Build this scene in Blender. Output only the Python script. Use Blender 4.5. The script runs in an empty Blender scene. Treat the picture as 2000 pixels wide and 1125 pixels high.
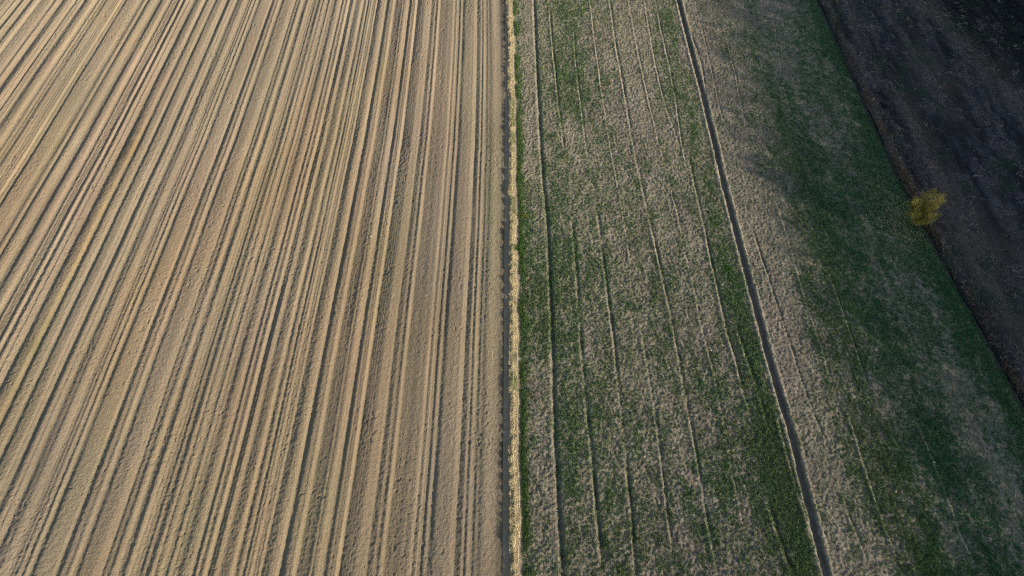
import bpy, math, random
import numpy as np

random.seed(7)
RNG = np.random.default_rng(11)
H = 55.0                      # height of the drone above the fields
SC = bpy.context.scene
COL = SC.collection

# ------------------------------------------------------------------ helpers
def srgb(r, g, b):
    f = lambda c: (c / 255 / 12.92) if c / 255 <= .04045 else ((c / 255 + .055) / 1.055) ** 2.4
    return np.array([f(r), f(g), f(b)])

_LAT = {}
def vnoise(x, y, seed=0):
    """smooth value noise in 0..1"""
    if seed not in _LAT:
        _LAT[seed] = np.random.default_rng(1000 + seed).random((256, 256)).astype(np.float32)
    L = _LAT[seed]
    xi = np.floor(x); yi = np.floor(y)
    fx = (x - xi).astype(np.float32); fy = (y - yi).astype(np.float32)
    xi = xi.astype(np.int64) & 255; yi = yi.astype(np.int64) & 255
    x1 = (xi + 1) & 255; y1 = (yi + 1) & 255
    fx = fx * fx * (3 - 2 * fx); fy = fy * fy * (3 - 2 * fy)
    a = L[xi, yi] * (1 - fx) + L[x1, yi] * fx
    b = L[xi, y1] * (1 - fx) + L[x1, y1] * fx
    return a * (1 - fy) + b * fy

def rnoise(x, y, s, seed=0, ang=.6):
    """noise of feature size s metres on turned axes"""
    c, d = math.cos(ang), math.sin(ang)
    return vnoise((x * c + y * d) / s + 17.3 * seed, (-x * d + y * c) / s + 5.1 * seed, seed)

def fbm(x, y, s, seed=0, octs=3, gain=.55):
    t = 0; a = 1; n = 0
    for o in range(octs):
        t = t + a * rnoise(x, y, s / 2 ** o, seed + o, .6 + .9 * o); n += a; a *= gain
    return t / n

def sstep(a, b, x):
    t = np.clip((x - a) / (b - a), 0, 1)
    return t * t * (3 - 2 * t)

def gauss(d, s):
    return np.exp(-.5 * (d / s) ** 2)

def mix(a, b, t):
    return a * (1 - t[..., None]) + b * t[..., None]

def tag(o, label=None, cat=None, group=None, kind=None):
    if label: o['label'] = label
    if cat: o['category'] = cat
    if group: o['group'] = group
    if kind: o['kind'] = kind
    return o

def mesh_obj(name, V, F, mat, colors=None, parent=None, smooth=True):
    V = np.asarray(V, np.float32).reshape(-1, 3); F = np.asarray(F, np.int32)
    n = F.shape[1]
    me = bpy.data.meshes.new(name)
    me.vertices.add(len(V)); me.vertices.foreach_set('co', V.ravel())
    me.loops.add(F.size); me.loops.foreach_set('vertex_index', F.ravel())
    me.polygons.add(len(F))
    me.polygons.foreach_set('loop_start', np.arange(0, F.size, n, dtype=np.int32))
    try:
        me.polygons.foreach_set('loop_total', np.full(len(F), n, np.int32))
    except Exception:
        pass
    me.update(calc_edges=True)
    me.polygons.foreach_set('use_smooth', np.full(len(F), smooth, bool))
    if colors is not None:
        at = me.color_attributes.new('tint', 'FLOAT_COLOR', 'POINT')
        c4 = np.ones((len(V), 4), np.float32); c4[:, :3] = np.clip(colors, 0, 1)
        at.data.foreach_set('color', c4.ravel())
    me.materials.append(mat)
    o = bpy.data.objects.new(name, me); COL.objects.link(o)
    if parent: o.parent = parent
    return o

def grid_faces(nx, ny):
    i = np.arange(nx * ny).reshape(ny, nx)
    return np.stack([i[:-1, :-1], i[:-1, 1:], i[1:, 1:], i[1:, :-1]], -1).reshape(-1, 4)

def unproject(px, py):
    """where a pixel of the photograph lies on the level ground"""
    P = math.radians(53); t = (py - 562.5) / 1333.33
    den = math.sin(P) + t * math.cos(P)
    return (px - 1000) / 1333.33 / den * H, (math.cos(P) - t * math.sin(P)) / den * H

# ------------------------------------------------------------------ materials
def tint_material(name, rough=.95, noise=((.15, .25),), bump=None, transl=0.0, spec=.15):
    m = bpy.data.materials.new(name); m.use_nodes = True
    nt = m.node_tree; N = nt.nodes; L = nt.links
    b = N['Principled BSDF']; b.inputs['Roughness'].default_value = rough
    b.inputs['Specular IOR Level'].default_value = spec
    b.inputs['Diffuse Roughness'].default_value = .7
    at = N.new('ShaderNodeAttribute'); at.attribute_name = 'tint'
    geo = N.new('ShaderNodeNewGeometry')
    out = at.outputs['Color']
    for sz, amt in noise:
        nz = N.new('ShaderNodeTexNoise'); nz.inputs['Scale'].default_value = 1 / sz
        nz.inputs['Detail'].default_value = 3
        L.new(geo.outputs['Position'], nz.inputs['Vector'])
        mr = N.new('ShaderNodeMapRange'); mr.inputs['From Min'].default_value = .25; mr.inputs['From Max'].default_value = .75
        mr.inputs['To Min'].default_value = 1 - amt; mr.inputs['To Max'].default_value = 1 + amt
        L.new(nz.outputs['Fac'], mr.inputs['Value'])
        mx = N.new('ShaderNodeVectorMath'); mx.operation = 'SCALE'
        L.new(out, mx.inputs[0]); L.new(mr.outputs[0], mx.inputs['Scale']); out = mx.outputs[0]
    L.new(out, b.inputs['Base Color'])
    if bump:
        prev = None
        for sz, dist in bump:
            nz = N.new('ShaderNodeTexNoise'); nz.inputs['Scale'].default_value = 1 / sz; nz.inputs['Detail'].default_value = 4
            L.new(geo.outputs['Position'], nz.inputs['Vector'])
            bp = N.new('ShaderNodeBump'); bp.inputs['Distance'].default_value = dist; bp.inputs['Strength'].default_value = 1
            L.new(nz.outputs['Fac'], bp.inputs['Height'])
            if prev: L.new(prev, bp.inputs['Normal'])
            prev = bp.outputs['Normal']
        L.new(prev, b.inputs['Normal'])
    if transl:
        tr = N.new('ShaderNodeBsdfTranslucent'); L.new(out, tr.inputs['Color'])
        ms = N.new('ShaderNodeMixShader'); ms.inputs['Fac'].default_value = transl
        L.new(b.outputs[0], ms.inputs[1]); L.new(tr.outputs[0], ms.inputs[2])
        L.new(ms.outputs[0], N['Material Output'].inputs['Surface'])
    return m

M_SOIL = tint_material('tilled_soil', noise=((.08, .22), (.5, .06)), bump=((.13, .065), (.05, .025)))
M_CROP = tint_material('stubble_soil', noise=((.08, .26), (.35, .12)), bump=((.12, .045), (.05, .02)))
M_DARK = tint_material('ploughed_soil', noise=((.1, .3), (.6, .15)), bump=((.14, .08), (.06, .03)))
M_LEAF = tint_material('green_leaf', rough=.7, noise=(), transl=.25)
M_STRAW = tint_material('dry_straw', rough=.8, noise=(), transl=.2)
M_YELL = tint_material('autumn_leaf', rough=.6, noise=(), transl=.35)
M_BARK = tint_material('bark', rough=.9, noise=((.05, .3),))
M_STONE = tint_material('stone_surface', rough=.85, noise=((.04, .2),), bump=((.03, .01),))

# ------------------------------------------------------------------ ground rows, finer near the drone
rows = [4.0]
while rows[-1] < 122:
    y = rows[-1]; rows.append(y + .075 + .00085 * max(y - 10, 0))
ROWS = np.array(rows)

# ------------------------------------------------------------------ left field: profile of the drill and wheel marks
# (position, light (+) or dark (-) amount, width) read along three rows of the photo, all in photo pixels of that row
def row_marks(py, marks, zoom, x0=0):
    den = math.sin(math.radians(53)) + (py - 562.5) / 1333.33 * math.cos(math.radians(53))
    return [((x0 + z / zoom - 1000) / 1333.33 / den * H, a, max(w / zoom, 1.5) / 1333.33 / den * H) for z, a, w in marks]

MARKS = []
MARKS += row_marks(1100, [  # bottom row, right third
    (10, 1, 40), (50, -1, 60), (160, -.25, 120), (260, .2, 90), (330, .9, 35), (347, -.8, 14), (372, -.8, 14), (397, -.8, 14),
    (425, .3, 40), (470, -1, 30), (512, .9, 45), (555, -.6, 14), (590, -.5, 14), (690, -.35, 140), (780, .3, 50), (800, -.4, 14),
    (822, .6, 34), (880, -.7, 22), (910, .7, 24), (940, .6, 16), (965, -1, 26), (1012, .8, 36), (1060, -1, 60), (1180, -.15, 150),
    (1270, .25, 80), (1325, .8, 36), (1350, -.9, 16), (1387, -.9, 22), (1428, .6, 36), (1460, -.9, 24), (1493, .7, 30), (1520, .3, 20),
    (1552, -.8, 18), (1585, .2, 20), (1620, -.5, 40), (1720, .25, 130), (1800, .15, 50), (1840, -.3, 30)], 5.882, 660)
MARKS += row_marks(1100, [  # bottom row, middle third
    (20, -.8, 24), (62, .6, 40), (85, -.3, 10), (120, .6, 36), (170, -.7, 70), (215, .25, 40), (280, .8, 50), (330, -1, 40), (372, .2, 30),
    (410, -.8, 28), (452, .8, 44), (520, -.5, 66), (592, .7, 44), (640, -.7, 22), (690, -.5, 60), (762, .9, 50), (812, -.7, 34),
    (868, .7, 34), (900, -.9, 26), (927, .5, 18), (945, -.5, 12), (970, .6, 26), (1008, -.6, 16), (1028, .4, 12), (1045, -.5, 10),
    (1077, .7, 28), (1150, -.5, 100), (1225, .2, 40), (1272, .9, 58), (1332, -1.2, 50), (1392, .2, 40), (1418, -.5, 16), (1460, .9, 50),
    (1500, -.8, 13), (1530, -.8, 13), (1620, -.45, 150), (1720, .3, 40), (1775, .7, 50), (1832, -.8, 40), (1868, .4, 14), (1886, -.6, 12),
    (1902, .4, 14), (1918, -.6, 12), (1955, .9, 30)], 5.882, 330)
MARKS += row_marks(1100, [  # bottom row, left third
    (20, -.8, 40), (110, .15, 90), (190, -.5, 14), (215, .4, 22), (245, -.8, 40), (290, .3, 36), (330, -.7, 24), (370, .6, 40), (430, -1, 60),
    (560, .1, 120), (640, -.4, 12), (665, .9, 46), (700, -.6, 12), (738, -.8, 50), (790, .3, 24), (820, -.9, 24), (870, .8, 48),
    (940, -1, 46), (1060, -.1, 140), (1150, .3, 60), (1202, .8, 40), (1225, -.8, 30), (1262, .2, 28), (1310, -.9, 28), (1380, .9, 54),
    (1465, -.6, 54), (1530, .3, 60), (1600, -.5, 12), (1627, .4, 22), (1660, -.8, 20), (1690, .5, 22), (1750, -.8, 46), (1800, .7, 26),
    (1830, -.8, 22), (1890, .7, 44)], 5.882, 0)
lim = -.72 * H
MARKS += [m for m in row_marks(536, [
    (20, .4, 60), (120, -.9, 40), (240, .9, 60), (290, -.8, 30), (350, .15, 50), (430, -.8, 44), (480, .8, 40), (540, -.8, 30), (590, .5, 26),
    (612, -.6, 14), (660, .9, 54), (722, -.9, 60), (800, -.4, 80), (870, .9, 50), (922, -1.1, 50), (985, .2, 30), (1040, .8, 34),
    (1090, -1, 46), (1180, -.1, 80), (1258, .8, 40), (1310, -.9, 54), (1368, .6, 24), (1390, -.5, 12), (1430, .7, 32), (1480, -.9, 56),
    (1600, -.1, 90)], 6.25) if m[0] < lim]
lim2 = -.955 * H
MARKS += [m for m in row_marks(176, [
    (40, -.4, 80), (110, .4, 40), (150, .8, 30), (182, -.7, 16), (210, .3, 20), (260, .7, 36), (312, -.8, 60), (380, -.2, 60), (440, .9, 60),
    (488, -.7, 14), (520, .7, 26), (545, -.5, 12), (565, .5, 20), (596, -.9, 40), (700, -.1, 100), (800, .6, 34), (822, -.4, 12), (842, .7, 24),
    (884, -.9, 50), (970, -.1, 70), (1070, .9, 46), (1122, -.7, 26), (1165, .8, 26), (1200, -.9, 36)], 6.25) if m[0] < lim2]
lim3 = -1.203 * H
MARKS += [m for m in row_marks(8, [
    (-60, .5, 40), (10, -.4, 50), (120, .8, 30), (152, -.6, 14), (200, .8, 28), (240, -1, 30), (300, .1, 60), (380, -.9, 30), (450, .8, 40),
    (482, -.6, 14), (540, .1, 60), (620, .8, 40), (652, -.7, 20), (700, .9, 50), (750, -.9, 30)], 6.25) if m[0] < lim3]
xx = -1.42 * H
rr = random.Random(3)
while xx > -112:
    for a, w in ((.8, .3), (-.8, .3), (.2, .6), (.7, .2), (-.9, .25), (-.1, .9)):
        xx -= w * rr.uniform(.8, 1.3); MARKS.append((xx, a * rr.uniform(.7, 1.1), w))

PX = np.arange(-113, 1.0, .01)
sig = np.zeros_like(PX)
for x, a, w in MARKS:
    s = w * .35 + .012
    sl = slice(max(0, int((x - 4 * s + 113) / .01)), int((x + 4 * s + 113) / .01) + 1)
    sig[sl] += a * gauss(PX[sl] - x, s)
rs = np.random.default_rng(5)
fine = np.interp(PX, np.arange(-113, 1.1, .075), rs.normal(0, 1, len(np.arange(-113, 1.1, .075))))
patch = np.interp(PX, np.arange(-113, 3, 1.1), rs.random(len(np.arange(-113, 3, 1.1))))
sig += .45 * fine * sstep(.25, .8, patch)
def moving(a, metres):
    k = int(metres / .02); c = np.cumsum(np.pad(a, (k + 1, k), 'edge'))
    return (c[2 * k + 1:] - c[:-2 * k - 1]) / (2 * k + 1)
sig = np.where(sig > 0, 1.75 * sig, sig)
sig = sig - moving(sig, 2.6)
SLOPE = .345
prof = np.zeros_like(PX); z = 0.0
keep = math.exp(-.01 / 4.0)
for i in range(len(PX)):                       # light marks slope towards the sun, dark ones away from it
    z = z * keep - SLOPE * sig[i] * .01
    prof[i] = z
kk = int(4.5 / .01); cs = np.cumsum(np.pad(prof, (kk, kk), 'edge'))
low = (cs[2 * kk:] - cs[:-2 * kk]) / (2 * kk)
prof = prof - low[:len(prof)]

WOB_Y = np.array([0, 1.15, 1.35, 1.53, 1.72, 2.3]) * H
WOB_X = np.array([0, 0, -.0035, -.0067, -.012, -.03]) * H
def wobble(Y):
    return np.interp(Y, WOB_Y, WOB_X)

def left_height(X, Y):
    xu = X - wobble(Y) * sstep(-1.6 * H, -.2 * H, X) - (rnoise(X * .3, Y, 9, 3) - .5) * .08
    amp = .72 + .55 * rnoise(X * 2.5, Y * .35, 2.2, 8, .0)
    z = np.interp(xu, PX, prof) * amp
    rough = .5 + .9 * rnoise(X, Y * .4, 3.0, 21)
    z = z + (rnoise(X, Y, .32, 31) - .5) * .014 * rough + (rnoise(X, Y, .17, 41, 1.1) - .5) * .034 * rough
    z = z - .05 * sstep(.80, .93, rnoise(X, Y, .21, 45, .3)) * sstep(.35, .7, rnoise(X, Y, 4.0, 46)) - .10 * gauss(X + .62, .22)
    return z

nx = int(100 / .06)
XS = np.linspace(-100, -.35, nx)
X, Y = np.meshgrid(XS, ROWS)
Xe = X + wobble(Y) * sstep(-30, 0, X)
Z = left_height(Xe, Y) - .02
# colour of the soil itself: dry crust on the crowns, a greenish bloom of weeds in hollows, ochre and grey stains
soil = np.array([.247, .191, .128])
C = np.broadcast_to(soil, X.shape + (3,)).copy()
n1 = fbm(X * 2.2, Y * .5, 9, 51); n2 = fbm(X, Y * .35, 4, 61); n3 = rnoise(X, Y, 1.3, 71)
C *= (.84 + .32 * n2)[..., None]
C = mix(C, C * np.array([.95, .99, .92]), sstep(.5, .75, n1) * .6)
C = mix(C, C * np.array([1.04, 1.0, .90]), sstep(.5, .72, fbm(X * 1.0, Y * .5, 14, 81)) * .7)
C = mix(C, C * np.array([1.03, .96, .97]), sstep(.45, .7, fbm(X * 1.5, Y * .4, 7, 91)) * .6)
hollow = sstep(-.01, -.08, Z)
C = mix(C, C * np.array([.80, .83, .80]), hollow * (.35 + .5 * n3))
def stain(px, py, rx, ry, col, k, seed):
    global C
    cx, cy = unproject(px, py)
    d = np.exp(-((X - cx) / rx) ** 2 - ((Y - cy) / ry) ** 2)
    C = mix(C, C * np.array(col), np.clip(d * k * (.3 + 1.1 * rnoise(X, Y, .8, seed)), 0, 1))
stain(262, 285, .28, 4.0, (1.10, .98, .66), .9, 5)
stain(243, 300, .55, 6, (.62, .66, .62), 1.2, 6)
stain(178, 455, .45, 7, (1.06, .98, .72), .8, 7)
stain(150, 470, .9, 8, (.75, .74, .74), 1.0, 8)
stain(95, 620, .45, 5, (1.04, .98, .8), .5, 9)
stain(15, 790, .5, 4, (1.05, .97, .8), .5, 10)
stain(60, 690, .8, 6, (.8, .84, .74), 1.0, 11)
stain(520, 390, 5, 9, (1.08, 1.0, .86), .6, 12)
stain(350, 520, 5, 8, (1.08, 1.0, .86), .6, 13)
stain(760, 150, 2.0, 8, (1.08, .99, .86), .6, 14)
stain(960, 400, .6, 7, (.82, .93, .78), .8, 15)
C *= (1 - .5 * gauss(X + .66, .30) * (.5 + .9 * rnoise(X, Y, 2.5, 96)))[..., None]      # dark trench soil by the grass strip, with its shadow deepened in the colour
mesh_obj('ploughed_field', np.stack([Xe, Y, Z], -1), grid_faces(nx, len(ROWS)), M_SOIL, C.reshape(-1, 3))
tag(bpy.data.objects['ploughed_field'], 'beige tilled field with long straight drill marks and wheel marks', 'field', kind='structure')

# ------------------------------------------------------------------ middle field: green crop coming up through pale stubble
def path(pts):
    """points (x/H, y/H) -> function of Y"""
    a = np.array(sorted((p[1], p[0]) for p in pts)) * H
    return lambda Yq: np.interp(Yq, a[:, 0], a[:, 1])
def pixpath(pts):
    return path([tuple(v / H for v in unproject(*p)) for p in pts]), unproject(*pts[0])[1], unproject(*pts[-1])[1]

EDGE = path([(.836, .05), (.836, .3), (.8324, .5165), (.8183, .78), (.8112, 1.0685), (.818, 1.4), (.8265, 1.724), (.83, 2.3)])
TRAM = pixpath([(1325, 0), (1350, 100), (1377, 200), (1417, 375), (1500, 692), (1517, 750), (1553, 877), (1613, 1117)])
# each: pixels down the line, berm height, groove depth, half width, berm side
LINES = [
    ([(1042, 0), (1048, 160), (1060, 367), (1067, 425), (1073, 562), (1078, 690), (1080, 817), (1088, 1000), (1096, 1120)], .02, .15, .15, 1),
    ([(1073, 20), (1080, 100), (1090, 200), (1100, 283)], .06, .07, .10, 1),
    ([(1117, 440), (1125, 542), (1133, 658), (1143, 783), (1157, 917), (1167, 1027), (1173, 1110)], .05, .10, .13, 1),
    ([(1120, 60), (1125, 133), (1137, 227), (1147, 310)], .05, .04, .09, 1),
    ([(1167, 420), (1182, 542), (1197, 658), (1208, 767), (1218, 850), (1230, 983), (1239, 1115)], .05, .09, .12, 1),
    ([(1152, 0), (1163, 93), (1173, 167), (1193, 293), (1207, 367), (1217, 425), (1230, 508)], .07, .02, .08, 1),
    ([(1253, 652), (1263, 708), (1277, 793), (1297, 950), (1315, 1110)], .05, .05, .10, 1),
    ([(1190, 0), (1203, 93), (1220, 187), (1233, 267), (1250, 350), (1263, 408), (1283, 498), (1307, 602), (1327, 708), (1340, 783), (1363, 910), (1383, 1027), (1400, 1120)], .07, .07, .11, 1),
    ([(1227, 0), (1247, 107), (1267, 200), (1290, 293), (1307, 360), (1323, 418), (1337, 492), (1350, 542), (1373, 652), (1393, 725), (1410, 810), (1433, 933), (1452, 1030)], .06, .03, .09, 1),
    ([(1258, 0), (1268, 60), (1280, 130), (1300, 210), (1325, 280)], .06, .04, .09, 1),
    ([(1280, 0), (1293, 67), (1310, 143), (1320, 200), (1331, 277), (1338, 313)], .07, .05, .10, 1),
    ([(1346, 318), (1357, 365), (1363, 392), (1377, 452), (1390, 518), (1407, 592), (1420, 652), (1433, 692), (1447, 745), (1462, 800)], .09, .08, .12, 1),
    ([(1440, 642), (1458, 700), (1474, 745), (1490, 800), (1503, 850)], .07, .08, .12, 1),
    ([(1505, 1000), (1520, 1045), (1548, 1125)], .07, .09, .14, 1),
    ([(1516, 810), (1533, 875), (1550, 937), (1572, 1010), (1595, 1105)], .10, .03, .10, 1),
    ([(1345, 63), (1362, 97), (1373, 143), (1378, 190)], .03, .08, .10, 1),
    ([(1358, 10), (1372, 60), (1390, 140), (1408, 220), (1450, 340)], .03, .03, .08, 1),
    ([(1415, 60), (1420, 80), (1437, 147), (1450, 220)], .04, .03, .08, 1),
    ([(1518, 400), (1537, 458), (1560, 542), (1583, 615), (1607, 685), (1620, 735)], .07, .03, .09, 1),
    ([(1470, 450), (1500, 540), (1535, 650), (1570, 757), (1590, 810), (1613, 863)], .02, .05, .09, 1),
    ([(1620, 540), (1637, 582), (1667, 668), (1690, 735)], .05, .07, .10, 1),
    ([(1660, 820), (1680, 883), (1700, 947), (1727, 1027), (1745, 1070)], .08, .03, .09, 1),
    ([(1655, 1000), (1670, 1035), (1690, 1090)], .05, .06, .10, 1),
    ([(1800, 840), (1827, 910), (1850, 967), (1873, 1033), (1903, 1098)], .09, .04, .09, 1),
    ([(1510, 30), (1530, 167), (1545, 220), (1590, 330)], .05, .02, .08, 1),
    ([(1560, 320), (1590, 400), (1625, 480)], .04, .04, .08, 1),
    ([(1640, 130), (1670, 185), (1705, 245), (1740, 320)], .05, .02, .08, 1),
]

def green_density(X, Y):
    """how thickly the crop stands, 0..1"""
    x = X / H; y = Y / H
    g = .25 + .0 * x
    bell = lambda a, s: gauss(x - a, s)
    g = g + .30 * bell(.020, .010)
    g = g +   .36 * bell(.408, .014) * (.55 + .5 * sstep(1.3, .4, y)) + .15 * bell(.395, .02) + .35 * bell(.41, .014) * (gauss(y - .44, .09) + gauss(y - .68, .09))
    g = g + .30 * bell(.085, .02) * sstep(1.0, .5, y) * sstep(.3, .5, y)
    g = g + .42 * bell(.14, .035) * sstep(1.15, 1.35, y)
    g = g + .40 * bell(.05, .03) * gauss(y - .72, .09)
    g = g + .25 * bell(.13, .05) * gauss(y - .88, .16) + .22 * bell(.16, .045) * sstep(.75, .3, y)
    g = g + .30 * bell(.32, .04) * gauss(y - .38, .16) + .22 * bell(.26, .03) * gauss(y - .8, .2)
    g = g - .22 * bell(.475, .028) - .15 * bell(.30, .03) * sstep(.9, 1.2, y) - .35 * bell(.038, .013) * sstep(1.0, 1.2, y)
    g = g - .16 * bell(.05, .02) * sstep(.5, .4, y)
    cen = np.interp(y, [.25, .5, .75, 1.1, 1.5], [.685, .665, .635, .62, .62])
    g = g + .47 * gauss(x - cen, .032) * sstep(1.6, 1.05, y)
    g = g + .38 * gauss(x - .575, .032) * sstep(1.05, .75, y)
    g = g + .30 * gauss(x - .71, .05) * gauss(y - 1.0, .25) + .05 * sstep(.68, .72, x)
    e = EDGE(Y) / H
    g = g + .55 * gauss(x - (e - .021), .013) + .20 * gauss(x - (e - .05), .03)
    g = g - .12 * gauss(x - .735, .03) * sstep(.95, .6, y)
    big = fbm(X * 1.3, Y * .6, 4.5, 101, 4) - .5
    mid = rnoise(X * 1.3, Y * .32, .9, 111, .0) - .5; small = rnoise(X * 1.1, Y * .55, .42, 112, .0) - .5
    return np.clip(.06 + g + .52 * big + .36 * mid + .45 * small + .55 * (rnoise(X, Y, .2, 113) - .5), 0, 1)

def crop_height(X, Y, full=False):
    z = np.zeros_like(X); pale = np.zeros_like(X); dark = np.zeros_like(X)
    for i, (pts, up, dn, w, s) in enumerate(LINES):
        f, y1, y0 = pixpath(pts)
        d = X - f(Y) - (rnoise(X * .1, Y, 2.2, 120 + i % 5) - .5) * .08
        w2 = w * 1.0
        gate = sstep(y0 - 1.5, y0 + 1, Y) * sstep(y1 + 1.5, y1 - 1, Y) * (.85 if dn > .12 else .25 + 1.2 * rnoise(X * .1, Y, 3.0, 130 + i % 4) * (.5 + rnoise(X * .1, Y, .8, 134)))
        near = np.abs(d) < 1.2
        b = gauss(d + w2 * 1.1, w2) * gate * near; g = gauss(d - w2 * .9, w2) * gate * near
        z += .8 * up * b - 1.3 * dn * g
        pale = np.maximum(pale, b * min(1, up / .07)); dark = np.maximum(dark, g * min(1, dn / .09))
    d = X - TRAM[0](Y) - (rnoise(X * .1, Y, 4, 140) - .5) * .1
    rut = sstep(.35, .20, np.abs(d) + .16 * (rnoise(X, Y, .7, 143) - .4) + .08 * (rnoise(X, Y, .25, 144) - .5))
    z += -.17 * rut + .06 * gauss(d - .48, .11) + .07 * gauss(d + .48, .11)
    drill = np.sin((X - (TRAM[0](Y) - .44 * H) + .05 * np.sin(Y * .7)) * 2 * math.pi / .17)
    z += .010 * drill * (.3 + .9 * rnoise(X, Y * .3, 2.0, 150))
    z += (rnoise(X, Y, .5, 151) - .5) * .04 + ((rnoise(X, Y, .19, 152, 1.2) - .5) * .06 + (rnoise(X, Y, .15, 153, .2) - .5) * .08) * (1 - .6 * rut)
    # shallow ditch before the dark field
    z += -.28 * gauss(X - EDGE(Y) + .15, .30)
    if full: return z, pale, dark, rut, d
    return z

nx = int(46.5 / .07)
U = np.linspace(0, 1, nx)
Uu, Y = np.meshgrid(U, ROWS)
X = .1 + Uu * (EDGE(Y) - .1)
Z, pale, dark, rut, dtram = crop_height(X, Y, True)
G = green_density(X, Y)
beige = np.array([.225, .189, .132]); mossy = np.array([.120, .135, .072])
C = np.broadcast_to(beige, X.shape + (3,)).copy()
C *= (.74 + .52 * fbm(X, Y * .7, 1.6, 161))[..., None]
C *= (.72 + .56 * rnoise(X, Y, .2, 164))[..., None]
C = mix(C, C * np.array([.98, .94, 1.02]), sstep(.45, .7, fbm(X, Y * .4, 6, 165)))
C = mix(C, mossy * 1.0, np.clip(sstep(.25, .85, G) * (.35 + .8 * rnoise(X, Y, .33, 166)), 0, .85))
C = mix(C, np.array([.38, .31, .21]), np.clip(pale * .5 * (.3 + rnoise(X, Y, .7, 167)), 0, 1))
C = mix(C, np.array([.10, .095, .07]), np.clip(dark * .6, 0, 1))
C = mix(C, np.array([.125, .106, .085]) * (.7 + .5 * rnoise(X, Y * .5, .4, 168))[..., None], rut * .9)
C = mix(C, np.array([.36, .30, .22]), np.clip(gauss(np.abs(dtram) - .5, .1), 0, 1) * .6)
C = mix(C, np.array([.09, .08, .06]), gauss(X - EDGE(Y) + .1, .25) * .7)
mesh_obj('crop_field', np.stack([X, Y, Z], -1), grid_faces(nx, len(ROWS)), M_CROP, C.reshape(-1, 3))
tag(bpy.data.objects['crop_field'], 'pale stubble field with thin tractor lines under patchy green crop', 'field', kind='structure')

# ------------------------------------------------------------------ right field: dark plough
def streak(X, Y):
    """0..1, long furrow streaks running with the field"""
    sk = X - .02 * Y
    return .45 * rnoise(sk, Y * .13, 1.3, 301, .0) + .30 * rnoise(sk, Y * .25, .55, 302, .0) + .25 * rnoise(sk, Y * .5, 2.6, 303, .0)
def dark_height(X, Y):
    e = X - EDGE(Y)
    skew = X - .03 * Y
    z = (rnoise(skew, Y * .35, .9, 171, .0) - .5) * .26 + (rnoise(X, Y, .5, 172) - .5) * .22 + (rnoise(X, Y, .22, 173) - .5) * .11
    z += (fbm(skew, Y * .25, 3.5, 174) - .5) * .25
    z += (streak(X, Y) - .5) * .35
    z += .18 * gauss(e - .7, .4) * (.4 + rnoise(X, Y, 2, 175)) - .28 * gauss(e + .15, .30)
    return z
nx = int(52 / .10)
Uu, Y = np.meshgrid(np.linspace(0, 1, nx), ROWS)
X = EDGE(Y) + Uu * (98 - EDGE(Y))
Z = dark_height(X, Y)
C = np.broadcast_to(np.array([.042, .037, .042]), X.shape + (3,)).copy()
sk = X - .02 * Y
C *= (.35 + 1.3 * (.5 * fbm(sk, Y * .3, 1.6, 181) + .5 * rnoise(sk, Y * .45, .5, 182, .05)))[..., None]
e = (X - EDGE(Y)) / H
def dband(a, s, y0, y1):
    return gauss(e - a, s) * sstep(y0 - .15, y0 + .1, Y / H) * sstep(y1 + .15, y1 - .1, Y / H)
C *= (.45 + 1.1 * sstep(.30, .70, streak(X, Y)))[..., None]
C = mix(C, np.array([.11, .086, .07]), .55 * sstep(.55, .75, streak(X, Y)) * rnoise(X, Y, .6, 305))
brown = np.clip(.9 * gauss(e - np.interp(Y / H, [1.25, 1.4, 1.57, 1.75], [.37, .345, .32, .27]), .028) * sstep(1.15, 1.3, Y / H) + .7 * gauss(e - .19, .03) * gauss(Y / H - 1.39, .12) + .55 * dband(.09, .02, .9, 1.4) + .8 * dband(.06, .025, .5, .95) + .5 * dband(.15, .03, .4, .9), 0, 1)
C = mix(C, np.array([.155, .118, .088]), np.clip(brown * (.3 + 1.2 * fbm(X, Y * .5, 1.5, 191)), 0, 1) * .8)
C = mix(C, np.array([.035, .055, .03]), sstep(.55, .75, fbm(X, Y, 2.6, 195)) * .7)
C *= (1 - .65 * sstep(.29, .40, e + .22 * (Y / H - 1.5)) * sstep(1.0, 1.3, Y / H))[..., None]  # far right corner darkened in the soil colour, standing in for vignetting
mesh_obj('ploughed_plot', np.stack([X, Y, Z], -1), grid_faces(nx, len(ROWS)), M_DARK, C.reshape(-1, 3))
tag(bpy.data.objects['ploughed_plot'], 'dark brown ploughed plot strewn with straw on the right', 'field', kind='structure')

# bank under the dry grass strip
def bank_height(X, Y):
    c = strip_mid(Y)
    return .13 * gauss(X - c, .34) - .02 + (rnoise(X, Y, .3, 201) - .5) * .04
SMID = path([(.0045, .0), (.0045, .35), (.004, .6), (.003, .9), (.001, 1.2), (-.003, 1.5), (-.0065, 1.724), (-.02, 2.3)])
def strip_mid(Y):
    return SMID(Y) + (fbm(Y * 0, Y, 3.0, 205) - .5) * .42
Uu, Y = np.meshgrid(np.linspace(-1, 1, 40), ROWS)
X = SMID(Y) + Uu * 1.0
Z = bank_height(X, Y) - .05 * np.abs(Uu) ** 6
C = mix(np.broadcast_to(np.array([.26, .20, .12]), X.shape + (3,)), np.array([.30, .24, .17]), rnoise(X, Y, .5, 206))
mesh_obj('bank', np.stack([X, Y, Z], -1), grid_faces(40, len(ROWS)), M_CROP, C.reshape(-1, 3))
tag(bpy.data.objects['bank'], 'low narrow earth bank between the tilled field and crop field', 'bank', kind='structure')

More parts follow.
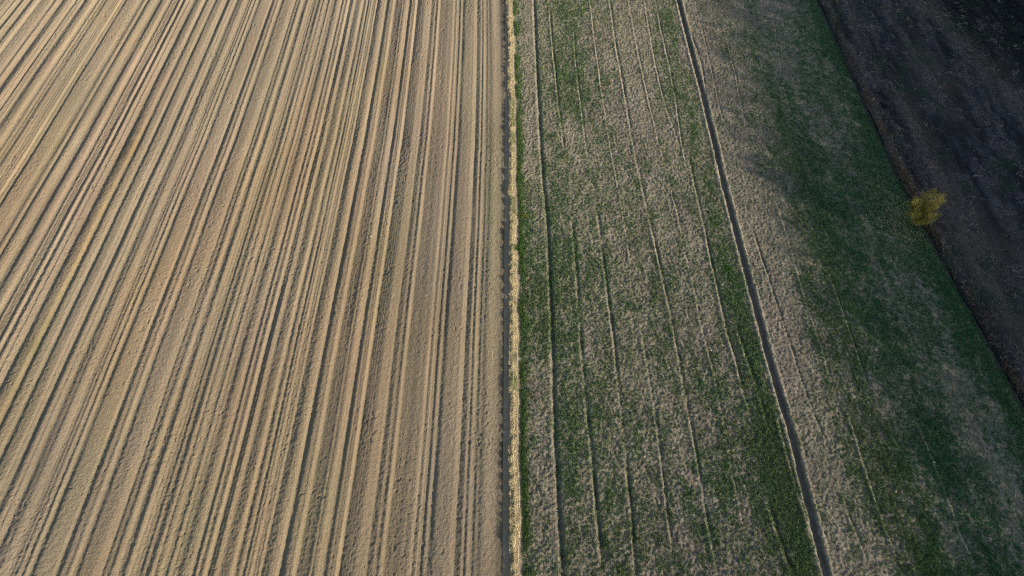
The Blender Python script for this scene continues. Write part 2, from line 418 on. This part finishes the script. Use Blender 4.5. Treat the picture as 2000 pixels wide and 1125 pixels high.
# wide land to the horizon
M_LAND = tint_material('far_land', noise=((3, .2), (.4, .2)), bump=((.3, .1),))
gx = np.concatenate([np.linspace(-4000, -150, 12), np.linspace(-110, 110, 30), np.linspace(150, 4000, 12)])
gy = np.concatenate([np.linspace(-4000, -150, 12), np.linspace(-60, 150, 30), np.linspace(200, 4000, 12)])
X, Y = np.meshgrid(gx, gy)
C = mix(np.broadcast_to(np.array([.33, .255, .165]), X.shape + (3,)), np.array([.15, .15, .09]), sstep(-1, 1, X))
C = mix(C, np.array([.08, .07, .06]), sstep(44, 47, X))
mesh_obj('ground', np.stack([X, Y, np.full_like(X, -.75)], -1), grid_faces(len(gx), len(gy)), M_LAND, C.reshape(-1, 3))
tag(bpy.data.objects['ground'], 'flat farmland stretching away beyond the fields', 'ground', kind='structure')

# ------------------------------------------------------------------ small plants and straw as blades
def blades(base, direction, length, width, colors, bend=.0):
    """one bent two-piece blade per base point (5 vertices)"""
    n = len(base)
    d = direction / np.linalg.norm(direction, axis=1, keepdims=True)
    side = np.cross(d, RNG.normal(0, 1, (n, 3))); side /= np.linalg.norm(side, axis=1, keepdims=True) + 1e-9
    L = length[:, None]; w = width[:, None] * .5
    down = np.zeros((n, 3)); down[:, 2] = -1
    mid = base + d * L * .55; tip = base + d * L + down * L * bend
    V = np.stack([base - side * w, base + side * w, mid + side * w * .8, mid - side * w * .8, tip], 1).reshape(-1, 3)
    o = np.arange(n)[:, None] * 5
    F = np.concatenate([o + np.array([[0, 1, 2]]), o + np.array([[0, 2, 3]]), o + np.array([[3, 2, 4]])], 0)
    return V, F, np.repeat(colors, 5, 0)

def tri_blades(base, direction, length, width, colors):
    n = len(base)
    d = direction / np.linalg.norm(direction, axis=1, keepdims=True)
    side = np.cross(d, RNG.normal(0, 1, (n, 3))); side /= np.linalg.norm(side, axis=1, keepdims=True) + 1e-9
    V = np.stack([base - side * width[:, None] * .5, base + side * width[:, None] * .5, base + d * length[:, None]], 1).reshape(-1, 3)
    F = np.arange(n * 3).reshape(-1, 3)
    return V, F, np.repeat(colors, 3, 0)

def sample_rows(n, xlo, xhi, ylo=8, yhi=112, near_bias=.5):
    """points, somewhat denser near the drone"""
    u = RNG.random(n)
    y = ylo + (yhi - ylo) * u ** (1 + near_bias)
    return y

# green crop tufts
n = 700000
y = sample_rows(n, 0, 1); x = .9 + RNG.random(n) * (EDGE(y) - 1.0)
d = green_density(x, y)
keepm = RNG.random(n) < (.07 + .95 * d ** 1.4)
keepm &= np.abs(x - TRAM[0](y)) > .33
x, y, d = x[keepm], y[keepm], d[keepm]
n = len(x)
tx = TRAM[0](y); row = tx + np.round((x - tx) / .17) * .17 + RNG.normal(0, .03, n)      # sown in rows along the field
x = np.where(RNG.random(n) < .6, row, x)
zb = crop_height(x, y) - .01
shade = RNG.uniform(.6, 1.4, n)[:, None]
colr = np.array([.112, .182, .060]) * shade
lush_shaded = np.clip(sstep(.55, .9, d) * .12 + sstep(.56 * H, .66 * H, x) * .8, 0, 1)
colr = mix(colr, np.array([.046, .165, .062]) * shade, lush_shaded)      # shade on the right painted as teal green, with a little for dense crop
lime = (RNG.random(n) < .18 * (1 - .7 * lush_shaded))
colr[lime] = np.array([.15, .21, .06]) * shade[lime]
dull = rnoise(x, y, 3.0, 211) > .55
colr[dull] *= np.array([1.1, .95, 1.0])
VV, FF, CC = [], [], []; off = 0
size = .065 + .065 * d + .02 * RNG.random(n)
for k in range(3):
    a = RNG.uniform(0, 6.283, n); t = RNG.uniform(.35, 1.3, n)
    dr = np.stack([np.cos(a) * t, np.sin(a) * t, np.ones(n)], 1)
    V, F, Cc = tri_blades(np.stack([x + RNG.normal(0, .03, n), y + RNG.normal(0, .03, n), zb], 1), dr, size * RNG.uniform(.8, 1.3, n), size * .42, colr * RNG.uniform(.85, 1.15, (n, 1)))
    VV.append(V); FF.append(F + off); CC.append(Cc); off += len(V)
o = mesh_obj('crop_sprouts', np.concatenate(VV), np.concatenate(FF), M_LEAF, np.concatenate(CC), smooth=False)
tag(o, 'short green crop growing in patches and bands over the stubble', 'crop', kind='stuff')

# pale stubble and crop residue in the same field
n = 260000
y = sample_rows(n, 0, 1); x = .9 + RNG.random(n) * (EDGE(y) - 1.0)
d = green_density(x, y)
k = (RNG.random(n) < (.9 - .75 * d)) & (np.abs(x - TRAM[0](y)) > .4)
x, y = x[k], y[k]; n = len(x)
a = RNG.uniform(0, 6.283, n)
dr = np.stack([np.cos(a), np.sin(a), RNG.uniform(.1, 1.0, n)], 1)
colr = np.array([.30, .257, .18]) * RNG.uniform(.55, 1.25, (n, 1))
V, F, Cc = tri_blades(np.stack([x, y, crop_height(x, y) + .0], 1), dr, RNG.uniform(.05, .13, n), RNG.uniform(.02, .04, n), colr)
o = mesh_obj('stubble', V, F, M_STRAW, Cc, smooth=False)
tag(o, 'pale dry stubble and crop residue between the green patches', 'stubble', kind='stuff')

# dry grass strip leaning away from the sun
n = 105000
y = sample_rows(n, 0, 1, 6, 116, .35); c = strip_mid(y)
u = RNG.normal(0, 1, n); edge = .20 + .26 * fbm(y * 0, y, 1.9, 221) - .05
x = c + np.clip(u, -1.6, 1.5) * edge * .76
clump = rnoise(x * 1.3, y, .4, 222); tall = .65 + .6 * fbm(x * .3, y, 3.4, 223)
length = (.09 + .24 * clump ** 1.4) * tall * RNG.uniform(.7, 1.25, n) * np.where(x < c + .05, 1.15, .7)
dr = np.stack([-.75 + RNG.normal(0, .30, n), .45 + RNG.normal(0, .30, n), RNG.uniform(.7, 1.25, n)], 1)
colr = np.array([.62, .52, .31]) * RNG.uniform(.6, 1.3, (n, 1))
gp = (sstep(.56, .68, fbm(x * .8, y, 2.0, 224)) * sstep(-.25, .10, x - c))[:, None] * (RNG.random((n, 1)) < .75)
colr = colr * (1 - gp) + np.array([.20, .23, .08]) * gp * RNG.uniform(.7, 1.2, (n, 1))
grey = (sstep(.05, .35, x - c) * sstep(.4, .6, rnoise(x, y, 2.2, 226)))[:, None] * .6
colr = colr * (1 - grey) + np.array([.44, .36, .27]) * grey
V, F, Cc = blades(np.stack([x, y, bank_height(x, y)], 1), dr, length, RNG.uniform(.018, .034, n), colr, .12)
o = mesh_obj('dry_grass', V, F, M_STRAW, Cc, smooth=False)
tag(o, 'straw coloured tall grass leaning along the narrow field boundary', 'grass', kind='stuff')

# green grass fringe on the right foot of the strip
n = 42000
y = sample_rows(n, 0, 1, 6, 116, .35); x = strip_mid(y) + .55 + np.abs(RNG.normal(0, .28, n))
k = RNG.random(n) < sstep(.30, .62, fbm(x, y, 2.4, 231)) + .1
x, y = x[k], y[k]; n = len(x)
dr = np.stack([RNG.normal(0, .5, n), RNG.normal(0, .5, n), np.ones(n)], 1)
colr = np.array([.085, .15, .035]) * RNG.uniform(.6, 1.5, (n, 1))
V, F, Cc = tri_blades(np.stack([x, y, crop_height(x, y)], 1), dr, RNG.uniform(.1, .24, n), RNG.uniform(.03, .05, n), colr)
o = mesh_obj('grass', V, F, M_LEAF, Cc, smooth=False)
tag(o, 'fresh green grass along the right foot of the straw strip', 'grass', kind='stuff')

# straw and dead weeds over the dark plot
n = 170000
y = sample_rows(n, 0, 1, 8, 116, .3); x = EDGE(y) + .25 + RNG.random(n) ** 1.15 * 46
e = (x - EDGE(y)) / H
dens = .12 + 1.0 * sstep(.42, .68, streak(x, y)) + .9 * gauss(e - np.interp(y / H, [1.25, 1.4, 1.57, 1.75], [.37, .345, .32, .27]), .03) * sstep(1.0, 1.3, y / H) + .6 * gauss(e - .01, .012) + .5 * gauss(e - .06, .03)
k = RNG.random(n) < dens * .75 * (1 - .6 * sstep(.3, .4, e))
x, y = x[k], y[k]; n = len(x)
a = RNG.uniform(0, 6.283, n)
dr = np.stack([np.cos(a), np.sin(a), RNG.uniform(.05, .9, n)], 1)
colr = np.array([.23, .178, .135]) * RNG.uniform(.3, 1.6, (n, 1))
V, F, Cc = blades(np.stack([x, y, dark_height(x, y) + .02], 1), dr, RNG.uniform(.15, .55, n), RNG.uniform(.018, .045, n), colr, .25)
o = mesh_obj('dead_weeds', V, F, M_STRAW, Cc, smooth=False)
tag(o, 'brown straw and dead weed stalks strewn over the dark ploughed plot', 'weeds', kind='stuff')

# tangles of dead stalks
nc = 5200
cy = sample_rows(nc, 0, 1, 8, 116, .2); cx = EDGE(cy) + .3 + RNG.random(nc) ** 1.1 * 46
ce = (cx - EDGE(cy)) / H
k = RNG.random(nc) < (.10 + 1.1 * sstep(.45, .68, streak(cx, cy)) + gauss(ce - np.interp(cy / H, [1.25, 1.4, 1.57, 1.75], [.37, .345, .32, .27]), .03)) * (1 - .7 * sstep(.32, .42, ce))
cx, cy = cx[k], cy[k]; m = 14; n = len(cx) * m
sc = np.repeat(RNG.uniform(.5, 1.3, len(cx)), m)
x = np.repeat(cx, m) + RNG.normal(0, .22, n) * sc; y = np.repeat(cy, m) + RNG.normal(0, .30, n) * sc
a = np.repeat(RNG.uniform(0, 6.283, len(cx)), m) + RNG.normal(0, .8, n)
dr = np.stack([np.cos(a), np.sin(a), RNG.uniform(.1, .9, n)], 1)
colr = np.array([.31, .24, .205]) * RNG.uniform(.5, 1.4, (n, 1)) * np.repeat(RNG.uniform(.6, 1.25, (len(cx), 1)), m, 0)
k = x > EDGE(y) + .1
V, F, Cc = blades(np.stack([x, y, dark_height(x, y) + .02], 1)[k], dr[k], (RNG.uniform(.25, .75, n) * sc)[k], RNG.uniform(.03, .065, n)[k], colr[k], .3)
o = mesh_obj('dead_stalks', V, F, M_STRAW, Cc, smooth=False)
tag(o, 'tangled brown dead stalks lying in clumps on the dark plot', 'stalks', kind='stuff')

# green weeds in the dark plot
n = 90000
y = sample_rows(n, 0, 1, 8, 116, .3); x = EDGE(y) + .3 + RNG.random(n) * 40
k = RNG.random(n) < (sstep(.49, .66, fbm(x, y, 2.6, 195)) * .9 + .04) * (1 - .7 * sstep(.30, .42, (x - EDGE(y)) / H))
x, y = x[k], y[k]; n = len(x)
dr = np.stack([RNG.normal(0, .7, n), RNG.normal(0, .7, n), np.ones(n)], 1)
colr = np.array([.035, .115, .052]) * RNG.uniform(.6, 1.4, (n, 1))
V, F, Cc = tri_blades(np.stack([x, y, dark_height(x, y)], 1), dr, RNG.uniform(.08, .2, n), RNG.uniform(.03, .06, n), colr)
o = mesh_obj('green_weeds', V, F, M_LEAF, Cc, smooth=False)
tag(o, 'dark green weeds sprouting in patches on the ploughed plot', 'weeds', kind='stuff')

# long dead brown grass along the ditch
n = 30000
y = sample_rows(n, 0, 1, 8, 116, .2); x = EDGE(y) + .30 + RNG.normal(0, .22, n)
by = unproject(1800, 395)[1]
dens = .08 + .25 * sstep(.45, .7, rnoise(x, y, 3, 251)) + .9 * gauss(y - by - 3.0, 3.0) + .7 * gauss(y - by + 3.0, 1.6)
k = RNG.random(n) < dens; x, y = x[k], y[k]; n = len(x)
dr = np.stack([-.1 + RNG.normal(0, .4, n), RNG.normal(0, .4, n), np.full(n, 1.0)], 1)
colr = np.array([.24, .17, .105]) * RNG.uniform(.5, 1.3, (n, 1))
V, F, Cc = blades(np.stack([x, y, dark_height(x, y)], 1), dr, RNG.uniform(.25, .65, n), RNG.uniform(.02, .035, n), colr, .2)
o = mesh_obj('dead_grass', V, F, M_STRAW, Cc, smooth=False)
tag(o, 'brown dead grass along the ditch beside the dark plot', 'grass', kind='stuff')

# ------------------------------------------------------------------ the yellow bush by the ditch
bx, by = unproject(1790, 449)
BZ = float(dark_height(np.array([bx]), np.array([by]))[0])
bush = bpy.data.objects.new('bush', None); COL.objects.link(bush); bush.location = (bx, by, BZ)
tag(bush, 'yellow leaved autumn bush on the edge of the dark ploughed plot', 'bush')
def tube(p, r, segs=6):
    p = np.array(p); V = []; F = []
    for i in range(len(p)):
        t = p[min(i + 1, len(p) - 1)] - p[max(i - 1, 0)]; t /= np.linalg.norm(t)
        s = np.cross(t, [.3, .9, .2]); s /= np.linalg.norm(s); q = np.cross(t, s)
        for j in range(segs):
            a = 6.2832 * j / segs; V.append(p[i] + r[i] * (math.cos(a) * s + math.sin(a) * q))
    for i in range(len(p) - 1):
        for j in range(segs):
            F.append((i * segs + j, i * segs + (j + 1) % segs, (i + 1) * segs + (j + 1) % segs, (i + 1) * segs + j))
    return np.array(V), np.array(F)
rb = random.Random(5)
tips = []
def grow(p0, d0, length, r0, depth, store):
    pts = [np.array(p0)]; d = np.array(d0, float)
    for i in range(5):
        d = d + np.array([rb.gauss(0, .14), rb.gauss(0, .14), .05]); d /= np.linalg.norm(d)
        pts.append(pts[-1] + d * length / 5)
        if depth > 0 and i >= 1:
            dd = d + np.array([rb.gauss(0, .65), rb.gauss(0, .65), rb.uniform(-.1, .4)]); dd /= np.linalg.norm(dd)
            grow(pts[-1], dd, length * rb.uniform(.35, .6), r0 * .5, depth - 1, store)
    rad = np.linspace(r0, r0 * .35, len(pts))
    store.append(tube(pts, rad, 5))
    if depth <= 1:
        tips.extend(pts[2:])
wood_parts = []
for i in range(8):
    a = 6.283 * i / 8 + rb.uniform(-.3, .3); sp = rb.uniform(.06, .30)
    grow((rb.gauss(0, .07), rb.gauss(0, .07), -.1), (math.cos(a) * sp - .36, math.sin(a) * sp + .05, 1), rb.uniform(2.6, 3.5), .035, 2, wood_parts)
def join(parts):
    V, F, off = [], [], 0
    for v, f in parts:
        V.append(v); F.append(f + off); off += len(v)
    return np.concatenate(V), np.concatenate(F)
V, F = join(wood_parts)
mesh_obj('branches', V, F, M_BARK, np.broadcast_to(np.array([.10, .075, .055]), V.shape), parent=bush)
tips = np.array(tips)
sel = tips[RNG.integers(0, len(tips), 22000)] + RNG.normal(0, .16, (22000, 3))
sel = sel[sel[:, 2] > .12]
n = len(sel)
dr = RNG.normal(0, 1, (n, 3)); dr[:, 2] *= .6
colr = np.array([.31, .28, .075]) * RNG.uniform(.55, 1.35, (n, 1))
ora = RNG.random(n) < .2; colr[ora] = np.array([.40, .25, .05]) * RNG.uniform(.6, 1.2, (ora.sum(), 1))
V, F, Cc = blades(sel, dr, RNG.uniform(.06, .10, n), RNG.uniform(.04, .065, n), colr, .1)
mesh_obj('foliage', V, F, M_YELL, Cc, parent=bush, smooth=False)

# fallen leaves around it
n = 2600
ux = RNG.normal(0, 1, n); uy = RNG.normal(0, 1, n)
x = bx - 1.3 + ux * 1.7; y = by + 1.6 + uy * 2.3
k = RNG.random(n) < np.where(x < EDGE(y), 1.0, .55); x, y = x[k], y[k]; n = len(x)
zb = np.where(x < EDGE(y), crop_height(x, y) + .10, dark_height(x, y) + .06)
dr = np.stack([RNG.normal(0, 1, n), RNG.normal(0, 1, n), RNG.normal(0, .3, n)], 1)
colr = np.array([.52, .45, .22]) * RNG.uniform(.5, 1.3, (n, 1))
V, F, Cc = blades(np.stack([x, y, zb], 1), dr, RNG.uniform(.06, .11, n), RNG.uniform(.045, .07, n), colr, .05)
o = mesh_obj('fallen_leaves', V, F, M_YELL, Cc, smooth=False)
tag(o, 'pale yellow fallen leaves scattered on the grass round the bush', 'leaves', kind='stuff')

# ------------------------------------------------------------------ single stones and weed tufts
def height_at(x, y):
    a = (np.array([x]), np.array([y]))
    if x < -.7: return float(left_height(*a)[0]) - .02
    if x < EDGE(np.array([y]))[0]: return float(crop_height(*a)[0])
    return float(dark_height(*a)[0])
def stone(px, py, r, col, label, seed):
    import bmesh
    x, y = unproject(px, py); bm = bmesh.new(); bmesh.ops.create_icosphere(bm, subdivisions=3, radius=1)
    g = random.Random(seed); sx, sy, sz = g.uniform(.8, 1.2), g.uniform(.7, 1.1), g.uniform(.5, .75)
    cuts = [(np.array([g.gauss(0, 1), g.gauss(0, 1), g.gauss(0, 1)]), g.uniform(.6, .85)) for _ in range(9)]
    for v in bm.verts:
        p = np.array(v.co)
        for nrm, lim in cuts:
            nn = nrm / np.linalg.norm(nrm); dd = p @ nn
            if dd > lim: p = p - nn * (dd - lim)
        v.co = (p[0] * r * sx, p[1] * r * sy, p[2] * r * sz)
    V = np.array([v.co[:] for v in bm.verts]); F = np.array([[v.index for v in f.verts] for f in bm.faces]); bm.free()
    o = mesh_obj('stone', V, F, M_STONE, np.broadcast_to(np.array(col), V.shape), smooth=False)
    o.location = (x, y, height_at(x, y) + r * .25)
    tag(o, label, 'stone', 'loose stones on the fields')
pale_c = (.55, .48, .38)
stone(30, 1009, .06, (.36, .30, .22), 'pale stone lying in the wheel mark near the lower left corner', 1)
stone(724, 463, .11, (.45, .36, .27), 'tan clod of stone on the tilled field left of the straw strip', 2)
stone(1298, 105, .12, (.50, .36, .30), 'pinkish stone beside a thin track near the top of the crop field', 3)
stone(1823, 904, .11, (.50, .50, .50), 'greyish white stone at the head of a thin bright line, lower right', 4)
stone(1750, 960, .11, (.52, .40, .32), 'pale pink stone among green crop near the lower right', 5)
stone(1588, 949, .10, (.42, .25, .18), 'reddish stone just right of the deep dark rut', 6)
stone(1389, 684, .09, (.5, .46, .4), 'small grey stone left of the green band, in the middle of the crop field', 7)

def weed(px, py, r, hgt, col, nb, label, seed):
    x, y = unproject(px, py); g = np.random.default_rng(seed)
    q = g.normal(0, r * .45, (nb, 2)); base = np.stack([q[:, 0], q[:, 1], np.full(nb, -.03)], 1)
    dr = np.stack([q[:, 0] / r * .8 + g.normal(0, .3, nb), q[:, 1] / r * .8 + g.normal(0, .3, nb), np.ones(nb)], 1)
    V, F, Cc = blades(base, dr, g.uniform(.6, 1.2, nb) * hgt, g.uniform(.03, .05, nb), np.array(col) * g.uniform(.6, 1.4, (nb, 1)), .2)
    o = mesh_obj('weed_tuft', V, F, M_LEAF, Cc, smooth=False); o.location = (x, y, height_at(x, y))
    tag(o, label, 'weed', 'weed tufts')
weed(1014, 486, .34, .34, (.10, .20, .04), 260, 'bright green weed clump touching the right side of the straw strip', 1)
weed(1025, 422, .32, .28, (.26, .26, .06), 200, 'yellowish tuft just right of the straw strip, above the green clump', 2)
weed(1014, 352, .36, .32, (.07, .16, .035), 240, 'dark green clump at the right foot of the straw strip, upper half', 3)
weed(1057, 133, .30, .22, (.22, .26, .06), 150, 'lime green tuft right of the dark wheel track near the top', 5)
weed(1422, 525, .34, .26, (.07, .17, .03), 300, 'dense green clump in the green band left of the deep rut', 6)

# ------------------------------------------------------------------ sun, sky, and unseen trees added and shaped to shade the right
EL = math.radians(15); AZ = math.radians(-33)
to_sun = np.array([math.cos(EL) * math.cos(AZ), math.cos(EL) * math.sin(AZ), math.sin(EL)])

EDGE_SHADE = path([(.712, .0), (.706, .25), (.70, .34), (.687, .507), (.666, .666), (.642, .895), (.615, 1.116), (.625, 1.4), (.64, 1.72), (.66, 2.4)])
def shade_wood_top(xt, yt):  # height of the added trees, solved from the wanted shade edge
    ys = yt.copy()
    for _ in range(6):
        xe = EDGE_SHADE(ys); ys = yt + (xt - xe) * math.tan(-AZ)
    return (xt - xe) / math.cos(AZ) * math.tan(EL)
n = 300000
xt = 87 + RNG.random(n) * 22; yt = RNG.uniform(-150, 85, n)
top = shade_wood_top(xt, yt)
u = RNG.random(n)
zt = np.where(u < .80, top - 4.6 - RNG.random(n) * (top - 6.2), top + 3.2 - 9.0 * RNG.random(n) ** .5)      # crowns thinned towards the tips to soften the shade edge
V, F, Cc = blades(np.stack([xt, yt, zt], 1), RNG.normal(0, 1, (n, 3)), RNG.uniform(.6, 1.1, n) * np.where(u < .80, 1, .66), RNG.uniform(.4, .75, n) * np.where(u < .80, 1, .66), np.array([.07, .075, .03]) * RNG.uniform(.5, 1.5, (n, 1)), .1)
VV, FF, CC = [V], [F], [Cc]; off = len(V)
for i in range(150):
    px_, py_ = 87 + rb.random() * 22, rb.uniform(-150, 85)
    hh = float(shade_wood_top(np.array([px_]), np.array([py_]))[0]) - 3
    v, f = tube([(px_, py_, -1), (px_ + rb.gauss(0, .2), py_ + rb.gauss(0, .2), hh * .5), (px_ + rb.gauss(0, .4), py_ + rb.gauss(0, .4), hh)], [.28, .2, .06], 6)
    f = np.concatenate([f[:, [0, 1, 2]], f[:, [0, 2, 3]]])
    VV.append(v); FF.append(f + off); CC.append(np.broadcast_to(np.array([.08, .065, .05]), v.shape)); off += len(v)
o = mesh_obj('shade_wood', np.concatenate(VV), np.concatenate(FF), M_LEAF, np.concatenate(CC), smooth=False)
tag(o, 'unseen trees added beyond the dark plot to shade the right side', 'shade_wood', kind='stuff')

sun = bpy.data.lights.new('sun', 'SUN'); sun.energy = 5.0; sun.angle = math.radians(.6); sun.color = (1.0, .91, .77)
so = bpy.data.objects.new('sun', sun); COL.objects.link(so)
from mathutils import Vector
so.rotation_euler = Vector(to_sun).to_track_quat('Z', 'Y').to_euler()
so.location = (150, -60, 80)

w = bpy.data.worlds.new('World'); SC.world = w; w.use_nodes = True
nt = w.node_tree; bg = nt.nodes['Background']
sky = nt.nodes.new('ShaderNodeTexSky'); sky.sky_type = 'NISHITA'; sky.sun_disc = False
sky.sun_elevation = EL; sky.sun_rotation = math.radians(90) - AZ
nt.links.new(sky.outputs[0], bg.inputs['Color']); bg.inputs['Strength'].default_value = .115

cam = bpy.data.cameras.new('camera'); cam.sensor_width = 36; cam.lens = 24.0; cam.clip_end = 12000; cam.clip_start = .5
co = bpy.data.objects.new('camera', cam); COL.objects.link(co)
co.location = (0, 0, H); co.rotation_euler = (math.radians(90 - 53), 0, 0)
SC.camera = co
SC.cycles.use_denoising = False
SC.cycles.filter_width = 1.1
vs = SC.view_settings; vs.view_transform = 'Standard'; vs.look = 'None'; vs.gamma = 1; vs.use_curve_mapping = False
vs.exposure = .9
